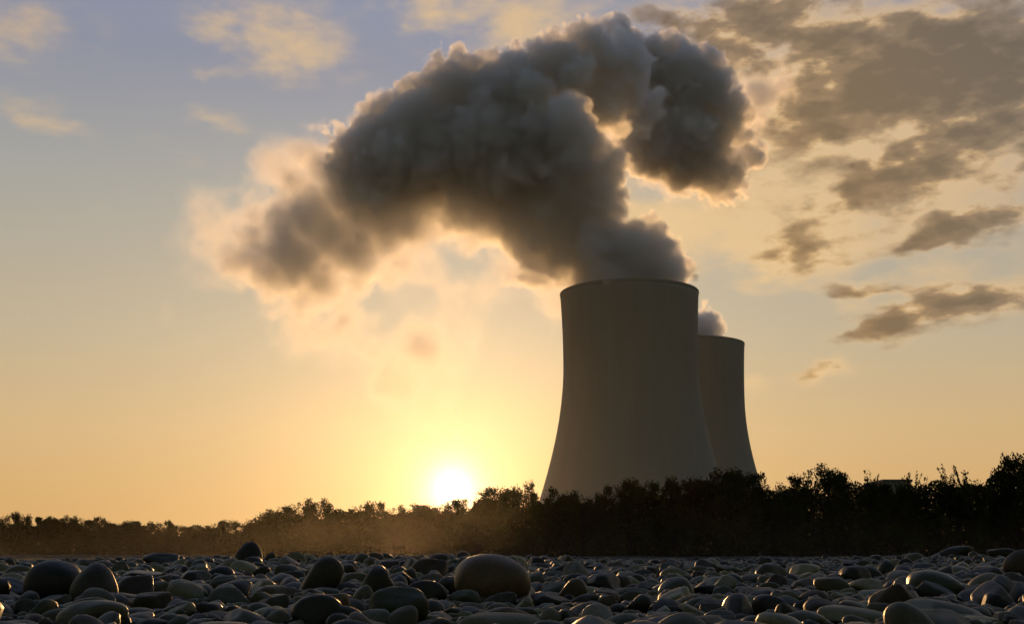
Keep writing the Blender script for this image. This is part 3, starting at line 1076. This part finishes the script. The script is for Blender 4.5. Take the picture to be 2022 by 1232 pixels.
# named stones: left, top, right, base pixel, tone, tilt of the long axis in the picture (deg), shape, label
named = [
    (35, 1105, 152, 1197, 'dark', 0, 0, 'big dark rounded boulder at the far left, behind the upright egg shaped stone'),
    (131, 1109, 222, 1203, 'grey', 84, 1, 'upright egg shaped stone leaning on the big dark boulder at the left'),
    (104, 1180, 247, 1252, 'grey', 6, 2, 'broad angular grey stone in the front row below the upright egg shaped one'),
    (20, 1178, 72, 1222, 'grey', -20, 3, 'small rounded stone under the left edge of the big dark boulder'),
    (75, 1166, 131, 1207, 'grey', 30, 4, 'tilted grey cobble between the big dark boulder and the egg shaped stone'),
    (222, 1133, 308, 1190, 'brown', 12, 5, 'brownish rounded stone touching the right side of the egg shaped stone'),
    (242, 1159, 325, 1214, 'dark', 14, 6, 'dark smooth stone in front of the brownish rounded stone'),
    (327, 1146, 401, 1196, 'pale', -14, 7, 'pale oval stone with a sloping top, right of the dark smooth one'),
    (351, 1124, 412, 1160, 'dark', 0, 8, 'dark arched stone with a shining right rim behind the pale oval stone'),
    (398, 1154, 491, 1203, 'grey', -4, 9, 'long domed grey stone right of the pale oval stone'),
    (460, 1068, 516, 1125, 'dark', 78, 1, 'dark standing stone that rises highest above the bank against the trees'),
    (585, 1104, 676, 1180, 'grey', 38, 10, 'large grey slab leaning up to the right, behind the dark pointed stone'),
    (572, 1169, 672, 1246, 'dark', 14, 11, 'dark pointed stone in the front left of the sun line'),
    (512, 1166, 567, 1215, 'grey', 60, 12, 'upright grey oval stone just left of the dark pointed stone'),
    (431, 1200, 532, 1246, 'grey', -18, 13, 'low grey stone sloping to the right in the front row'),
    (376, 1180, 434, 1225, 'black', -24, 14, 'small black angular stone before the long domed grey stone'),
    (362, 1221, 492, 1262, 'pale', 0, 15, 'pale flat stone cut by the bottom edge below the small black one'),
    (277, 1091, 357, 1120, 'grey', 0, 5, 'broad low stone on the skyline of the bank left of the standing stone'),
    (230, 1194, 305, 1222, 'grey', 0, 0, 'flat grey cobble right of the broad angular front stone'),
    (264, 1214, 332, 1246, 'dark', 0, 2, 'dark cobble cut by the bottom edge right of the broad angular front stone'),
    (329, 1181, 378, 1224, 'pale', 40, 4, 'pale lumpy cobble wedged left of the small black angular stone'),
    (224, 1123, 326, 1145, 'dark', -3, 6, 'long flat dark stone with a bright upper edge behind the brownish stone'),
    (-8, 1216, 71, 1256, 'grey', 0, 7, 'grey cobble in the bottom left corner'),
    (502, 1153, 586, 1184, 'brown', -5, 8, 'flat brown stone before the leaning slab'),
    (214, 1106, 257, 1136, 'grey', 0, 9, 'rounded grey stone behind the right shoulder of the egg shaped stone'),
    (498, 1115, 534, 1144, 'dark', 0, 10, 'small dark domed stone with a glinting right side below the standing stone'),
    (702, 1114, 788, 1194, 'dark', -6, 12, 'dark domed boulder left of the sun line'),
    (892, 1093, 1046, 1198, 'brown', -4, 0, 'biggest boulder, a wide brown dome in the middle of the bank'),
    (812, 1101, 893, 1146, 'brown', 0, 5, 'brown rounded stone behind the left side of the biggest boulder'),
    (818, 1129, 890, 1160, 'brown', 4, 9, 'bright edged stone in front of the brown rounded one'),
    (799, 1142, 882, 1205, 'dark', 10, 11, 'dark round boulder leaning on the left of the biggest one'),
    (762, 1188, 828, 1252, 'grey', 50, 1, 'egg shaped stone with a glowing tip leaning right in the front row'),
    (899, 1204, 1070, 1262, 'pale', 0, 15, 'wide flat pale stone at the bottom edge before the biggest boulder'),
    (903, 1184, 956, 1212, 'brown', 0, 3, 'small brown stone lying on the wide flat pale one'),
    (1011, 1175, 1053, 1210, 'pale', 60, 4, 'small pale stone at the right foot of the biggest boulder'),
    (1041, 1163, 1125, 1202, 'dark', -10, 6, 'dark flat stone right of the biggest boulder'),
    (1160, 1129, 1229, 1173, 'dark', 0, 8, 'dark round stone with a bright left rim right of the biggest boulder'),
    (1102, 1142, 1163, 1190, 'brown', 24, 10, 'reddish brown stone left of the dark round one with the bright rim'),
    (1038, 1110, 1094, 1134, 'brown', 0, 13, 'flat brown cobble just behind the right shoulder of the biggest boulder'),
    (1065, 1193, 1111, 1235, 'pale', 110, 1, 'pale egg shaped cobble leaning left in the front row'),
    (1100, 1199, 1153, 1234, 'grey', -24, 3, 'grey cobble right of the pale egg shaped one'),
    (1128, 1168, 1188, 1200, 'grey', 8, 2, 'grey rounded cobble under the reddish brown stone'),
    (1180, 1165, 1215, 1202, 'brown', 60, 12, 'small tilted brownish cobble below the dark round stone'),
    (1225, 1174, 1291, 1216, 'dark', 28, 14, 'dark wedge shaped stone right of the small tilted cobble'),
    (1217, 1156, 1291, 1178, 'grey', -2, 5, 'long flat grey stone behind the dark wedge shaped one'),
    (1269, 1201, 1346, 1230, 'grey', 2, 7, 'flat grey cobble before the dark wedge shaped stone'),
    (695, 1150, 738, 1199, 'grey', 70, 1, 'upright cobble before the dark domed boulder'),
    (724, 1149, 766, 1187, 'pale', 0, 3, 'pale cobble at the foot of the dark domed boulder'),
    (1245, 1122, 1297, 1144, 'grey', 0, 9, 'grey domed cobble far back right of the dark round stone'),
    (744, 1108, 800, 1130, 'dark', -8, 6, 'long dark cobble behind the dark domed boulder'),
    (1488, 1172, 1572, 1226, 'black', -14, 11, 'large black angular stone with an orange left edge'),
    (1549, 1199, 1641, 1250, 'grey', -6, 2, 'lumpy grey stone with a bright rim before the large black one'),
    (1618, 1192, 1758, 1234, 'pale', -6, 15, 'wide pale flat stone right of the lumpy grey one'),
    (1789, 1181, 1951, 1232, 'pale', -8, 13, 'large pale domed stone at the lower right'),
    (1810, 1146, 1892, 1188, 'grey', -16, 7, 'smooth grey stone behind the large pale domed one'),
    (1684, 1139, 1756, 1175, 'pale', 0, 5, 'pale domed cobble in the middle right of the bank'),
    (1612, 1134, 1683, 1178, 'grey', -18, 10, 'grey angular stone left of the pale domed cobble'),
    (1663, 1116, 1725, 1158, 'dark', -6, 8, 'dark stone behind the pale domed cobble'),
    (1800, 1125, 1908, 1186, 'green', -10, 0, 'large greenish dark boulder behind the smooth grey stone'),
    (1939, 1165, 2004, 1210, 'black', 10, 12, 'black rounded stone right of the large pale domed one'),
    (1993, 1083, 2060, 1146, 'brown', 70, 1, 'brown upright stone with a bright left rim cut by the right edge'),
    (1450, 1155, 1569, 1180, 'green', -2, 6, 'long flat greenish stone behind the large black one'),
    (1362, 1149, 1423, 1180, 'dark', -2, 14, 'dark flat topped stone left of the long greenish one'),
    (1402, 1153, 1454, 1183, 'grey', 14, 9, 'grey sloping cobble between the dark flat topped stone and the long greenish one'),
    (1342, 1187, 1401, 1222, 'pale', -10, 4, 'pale cobble in front of the dark flat topped stone'),
    (1390, 1198, 1456, 1238, 'grey', 8, 3, 'grey rounded cobble left of the large black stone'),
    (1439, 1206, 1503, 1230, 'green', 0, 5, 'small greenish cobble at the left foot of the large black stone'),
    (1852, 1079, 1929, 1108, 'dark', 12, 2, 'dark boulder on the skyline of the bank near the right edge'),
    (1956, 1081, 2012, 1106, 'dark', -8, 10, 'dark low boulder on the skyline right at the edge of the view'),
    (1671, 1104, 1725, 1120, 'dark', 0, 6, 'flat dark stone behind the dark stone in the middle right'),
    (1636, 1165, 1686, 1190, 'pale', -12, 7, 'pale cobble before the grey angular stone in the middle right'),
    (1563, 1141, 1614, 1170, 'brown', 16, 8, 'brown cobble with a bright top edge left of the grey angular stone'),
    (1560, 1111, 1624, 1142, 'pale', 4, 13, 'pale flat stone far back left of the dark stone in the middle right'),
    (1961, 1201, 2030, 1240, 'grey', -4, 9, 'grey cobble in the bottom right corner'),
    (1462, 1144, 1491, 1160, 'pale', 10, 11, 'small cobble with a brightly lit left face behind the long greenish stone'),
    (1417, 1115, 1482, 1136, 'grey', -16, 6, 'narrow tilted stone with a glinting tip far back on the right'),
    (584, 1228, 644, 1262, 'grey', 0, 0, 'grey cobble at the bottom edge under the dark pointed stone'),
    (844, 1213, 892, 1252, 'grey', 6, 2, 'small grey cobble at the bottom edge left of the wide flat pale stone'),
]
stones = []      # dicts with place, size, tone, label
ZB = 0.02


def spot(px, py):
    d = ray(px, py)
    t = (ZB - CAM.z) / min(d.z, -1e-4)
    return CAM + d * t


for (x0, y0, x1, y1, tone, tilt, shp, lab) in named:
    g = spot((x0 + x1) / 2, y1)
    Y = g.y
    k = Y * 1.0 / F
    w, h = (x1 - x0) * k / 2, (y1 - y0) * k / 2
    # size along the tilted axes of the stone so that its outline fills the box
    t = R(tilt)
    if abs(math.sin(t)) > .9:
        a, b = h, w
    elif abs(tilt) < 25:
        a, b = w, h
    else:
        a = max(w, h) * 1.08
        b = min(w, h) * .9
    depth = min(max(w, .05), .5) * .85
    top_z = CAM.z - (y0 - HORIZON) * k
    cz = top_z - h
    stones.append(dict(p=(g.x, Y + depth * .5, cz), s=(a, depth, b), rot=(0, -t if abs(tilt) < 89 else -t, rng.uniform(-.25, .25)), tone=tone, shp=shp, lab=lab, named=True))

# the rest of the bank, packed by size
occ = [(q['p'][0], q['p'][1], max(q['s'][0], q['s'][1]) * .85) for q in stones]
cell = {}


def near_ok(x, y, r, slack):
    ci, cj = int(x // .4), int(y // .4)
    for i in range(ci - 1, ci + 2):
        for j in range(cj - 1, cj + 2):
            for (ox, oy, orr) in cell.get((i, j), ()):
                if (ox - x) ** 2 + (oy - y) ** 2 < (slack * (r + orr)) ** 2:
                    return False
    return True


def occupy(x, y, r):
    cell.setdefault((int(x // .4), int(y // .4)), []).append((x, y, r))


for o_ in occ:
    occupy(*o_)
tones = ['dark', 'grey', 'grey', 'pale', 'brown', 'green', 'dark', 'grey', 'pale']


named_boxes = [(x0, y0, x1, y1, q['p'][1]) for (x0, y0, x1, y1, *_), q in zip(named, stones)]


def hides_named(x, y, z, r, rz):
    f_ = y * math.cos(PITCH) + (z - CAM.z) * math.sin(PITCH)
    cx_ = CX + F * x / f_
    cy_ = CY - F * (-y * math.sin(PITCH) + (z - CAM.z) * math.cos(PITCH)) / f_
    hw, ht = F * r / f_, F * rz / f_
    for (x0, y0, x1, y1, Yn) in named_boxes:
        if y >= Yn:
            continue
        ox = min(cx_ + hw, x1) - max(cx_ - hw, x0)
        if ox <= 0:
            continue
        if cy_ - ht < y1 - .27 * (y1 - y0) and cy_ + ht > y0 and ox > .2 * (x1 - x0):
            return True
    return False


def try_fill(n, r0, r1, y0, y1, slack, lift):
    for _ in range(n):
        u = rng.random()
        y = math.sqrt(y0 * y0 + (y1 * y1 - y0 * y0) * u)
        x = rng.uniform(-.5, .5) * y
        r = r0 * (r1 / r0) ** (rng.random() ** 1.6)
        if not near_ok(x, y, r, slack):
            continue
        fl = rng.uniform(.42, .9)
        if y < 14 and hides_named(x, y, lift + r * fl * .55, r, r * fl):
            continue
        occupy(x, y, r)
        el_ = rng.uniform(.65, 1.0)
        stones.append(dict(p=(x, y, lift + float(swell(x, y)) + r * fl * .55 + rng.uniform(-.01, .02)), s=(r, r * el_, r * fl), rot=(rng.normal(0, .3), rng.normal(0, .3), rng.uniform(0, 6.28)),
                           tone=tones[rng.integers(len(tones))], shp=int(rng.integers(16)), lab=None, named=False))


try_fill(4000, .095, .15, 2.6, 10, .78, .0)
try_fill(9000, .07, .12, 2.6, 9, .78, .0)
try_fill(20000, .045, .08, 2.6, 9, .74, .0)
try_fill(26000, .025, .05, 2.6, 9, .70, .012)
try_fill(50, .16, .26, 15, 36, .8, -.02)
try_fill(9000, .08, .17, 9, 37, .80, .0)
try_fill(40000, .06, .12, 9, 37, .74, .0)
print('stones', len(stones))


def tint_of(tone):
    c = np.array(TONES[tone]) * rng.uniform(.3, .84) * np.array([rng.uniform(1.02, 1.2), 1, rng.uniform(.46, .68)])
    return tuple(c)


# apparent size of every stone in the picture (area inside the frame, less for those sunk behind larger ones)
def project(x, y, z):
    f_ = y * math.cos(PITCH) + (z - CAM.z) * math.sin(PITCH)
    v_ = -y * math.sin(PITCH) + (z - CAM.z) * math.cos(PITCH)
    return CX + F * x / f_, CY - F * v_ / f_


zbuf = np.full((180 * 2, 2022 // 2), 1e9)
owner = np.full(zbuf.shape, -1)
for i, q in enumerate(stones):
    x, y, z = q['p']
    px_, py_ = project(x, y, z)
    rx = F * max(q['s'][0], q['s'][1]) * .92 / y / 2
    rz = F * q['s'][2] * .95 / y / 2
    if q['named'] and abs(math.sin(q['rot'][1])) > .7:
        rx, rz = F * q['s'][2] / y / 2, F * q['s'][0] / y / 2
    cx_, cy_ = px_ / 2, (py_ - 1060) / 2
    a0, a1 = max(int(cx_ - rx), 0), min(int(cx_ + rx) + 2, zbuf.shape[1])
    b0, b1 = max(int(cy_ - rz), 0), min(int(cy_ + rz) + 2, 86)
    if a1 <= a0 or b1 <= b0:
        q['px'] = (px_, py_)
        continue
    gy_, gx_ = np.mgrid[b0:b1, a0:a1]
    ins = ((gx_ - cx_) / max(rx, .5)) ** 2 + ((gy_ - cy_) / max(rz, .5)) ** 2 <= 1
    zb = zbuf[b0:b1, a0:a1]
    win = ins & (zb > y)
    zb[win] = y
    owner[b0:b1, a0:a1][win] = i
    q['px'] = (px_, py_)
area = np.bincount(owner[owner >= 0], minlength=len(stones))
for i, q in enumerate(stones):
    q['area'] = int(area[i])
order = sorted(range(len(stones)), key=lambda i: (not stones[i]['named'], -stones[i]['area']))
solo = [i for i in order[:298] if stones[i]['named'] or stones[i]['area'] > 0]
solo_set = set(solo)

marks = [('egg shaped upright stone', (176, 1156)), ('big dark boulder at the left', (93, 1150)), ('broad angular front stone', (175, 1216)), ('pale oval stone', (364, 1171)),
         ('long domed grey stone', (445, 1178)), ('dark standing stone', (488, 1096)), ('leaning grey slab', (630, 1142)), ('dark pointed stone', (622, 1207)), ('dark domed boulder', (745, 1154)),
         ('biggest brown boulder', (969, 1145)), ('wide flat pale stone', (984, 1233)), ('dark flat stone by the biggest boulder', (1083, 1182)), ('dark round stone with bright rim', (1195, 1151)),
         ('dark wedge shaped stone', (1258, 1195)), ('large black angular stone', (1530, 1199)), ('long flat greenish stone', (1510, 1167)), ('wide pale flat stone', (1688, 1213)), ('pale domed cobble', (1720, 1157)),
         ('large pale domed stone', (1870, 1206)), ('large greenish boulder', (1854, 1155)), ('skyline boulder at the right', (1890, 1093)), ('brown upright stone at the right edge', (2020, 1112)), ('dark flat topped stone', (1392, 1165))]


def auto_label(q, used):
    px_, py_ = q['px']
    sx_, sy_, sz_ = q['s']
    tone = {'dark': 'dark', 'grey': 'grey', 'pale': 'pale', 'brown': 'brownish', 'green': 'greenish', 'black': 'black'}[q['tone']]
    shape = 'flat' if sz_ / sx_ < .6 else ('rounded' if sz_ / sx_ > .74 else 'oval')
    size = 'tiny' if q['area'] < 60 else ('small' if q['area'] < 150 else ('medium' if q['area'] < 420 else 'large'))
    ds = sorted(marks, key=lambda m: abs(m[1][0] - px_) + 2.2 * abs(m[1][1] - py_))
    opts = []
    for (nm, (mx_, my_)) in ds[:4]:
        dx, dy = px_ - mx_, py_ - my_
        side = 'left' if dx < 0 else 'right'
        if abs(dx) < 30:
            rel = 'just before the' if dy > 0 else 'just behind the'
        elif abs(dy) < 12:
            rel = f'to the {side} of the'
        else:
            rel = ('in front and to the ' if dy > 0 else 'behind and to the ') + side + ' of the'
        opts.append(f'{size} {tone} {shape} stone {rel} {nm}')
        opts.append(f'{tone} {size} {shape} cobble {rel} {nm}')
    for o_ in opts[0::2]:
        if o_ not in used and len(o_.split()) <= 16:
            return o_
    lo_ = [m for m in marks if m[1][0] < px_]
    hi_ = [m for m in marks if m[1][0] >= px_]
    if lo_ and hi_:
        l_ = max(lo_, key=lambda m: m[1][0])[0]
        h_ = min(hi_, key=lambda m: m[1][0])[0]
        o_ = f'{size} {tone} {shape} stone between {l_} and {h_}'
        if len(o_.split()) <= 16:
            return o_
    return opts[0]


used = set()
GST = 'rounded river stones on the bank'
for i in solo:
    q = stones[i]
    o = link('river_stone', STONE_MESH[q['shp']], None, q['p'])
    o.scale = q['s']
    o.rotation_euler = q['rot']
    o.color = (*tint_of(q['tone']), 1)
    lab = q['lab'] or auto_label(q, used)
    used.add(lab)
    tag(o, lab, 'stone', GST)

vs, fs, cs, o_n = [], [], [], 0
for i, q in enumerate(stones):
    if i in solo_set:
        continue
    x, y, z = q['p']
    rp = F * q['s'][0] / y
    v, f = LOW[3 if rp > 34 else (2 if rp > 9 else 1)][q['shp']]
    M = np.array(Euler(q['rot']).to_matrix()) * np.array(q['s'])
    vs.append((v @ M.T + np.array(q['p'])).astype(np.float32))
    fs.append(f + o_n)
    o_n += len(v)
    cs.append(np.tile(np.array([*tint_of(q['tone']), 1], np.float32), (len(v), 1)))
peb = mesh('pebbles', np.concatenate(vs), np.concatenate(fs), mt_pebble, True)
ca = peb.color_attributes.new('tint', 'FLOAT_COLOR', 'POINT')
ca.data.foreach_set('color', np.concatenate(cs).ravel())
tag(link('pebbles', peb), 'countless smaller dark river pebbles between and behind the larger stones', 'pebbles', kind='stuff')

# ------------------------------------------------------------------ mist on the river, haze in the air
mt_mist, N = material('river_mist')
mc = N.new('ShaderNodeTexCoord').outputs['Object']
ms3 = N.new('ShaderNodeSeparateXYZ')
N.put(ms3.inputs[0], mc)
st2 = N.v('MULTIPLY', mc, (1, .45, 1.0))
wisp = N.noise(st2, .055, 4, .6, .5)
hgt = N.m('ADD', N.m('MULTIPLY', wisp, 14.0), -5.3)
fall = N.smooth(N.m('SUBTRACT', ms3.outputs[2], hgt), -3.0, 2.5, 1.0, 0.0)
pv = N.new('ShaderNodeVolumePrincipled')
pv.inputs['Color'].default_value = (.95, .85, .7, 1)
pv.inputs['Anisotropy'].default_value = .78
N.put(pv.inputs['Density'], N.m('MULTIPLY', fall, .00045))
finish(N, None, pv.outputs[0])
mt_mist.cycles.volume_step_rate = 0.35
v, f = box(-120, 70, 44, 134, -.9, 9.5)
tag(link('mist', mesh('mist', v, f, mt_mist)), 'thin drifting mist over the river in front of the trees', 'mist', kind='stuff')

mt_haze, N = material('haze')
pv = N.new('ShaderNodeVolumePrincipled')
pv.inputs['Color'].default_value = (.8, .72, .6, 1)
pv.inputs['Density'].default_value = 0.000007
pv.inputs['Anisotropy'].default_value = .9
finish(N, None, pv.outputs[0])
v, f = box(-18500, 18500, -420, 3100, -8, 620)
tag(link('haze', mesh('haze', v, f, mt_haze)), kind='stuff')
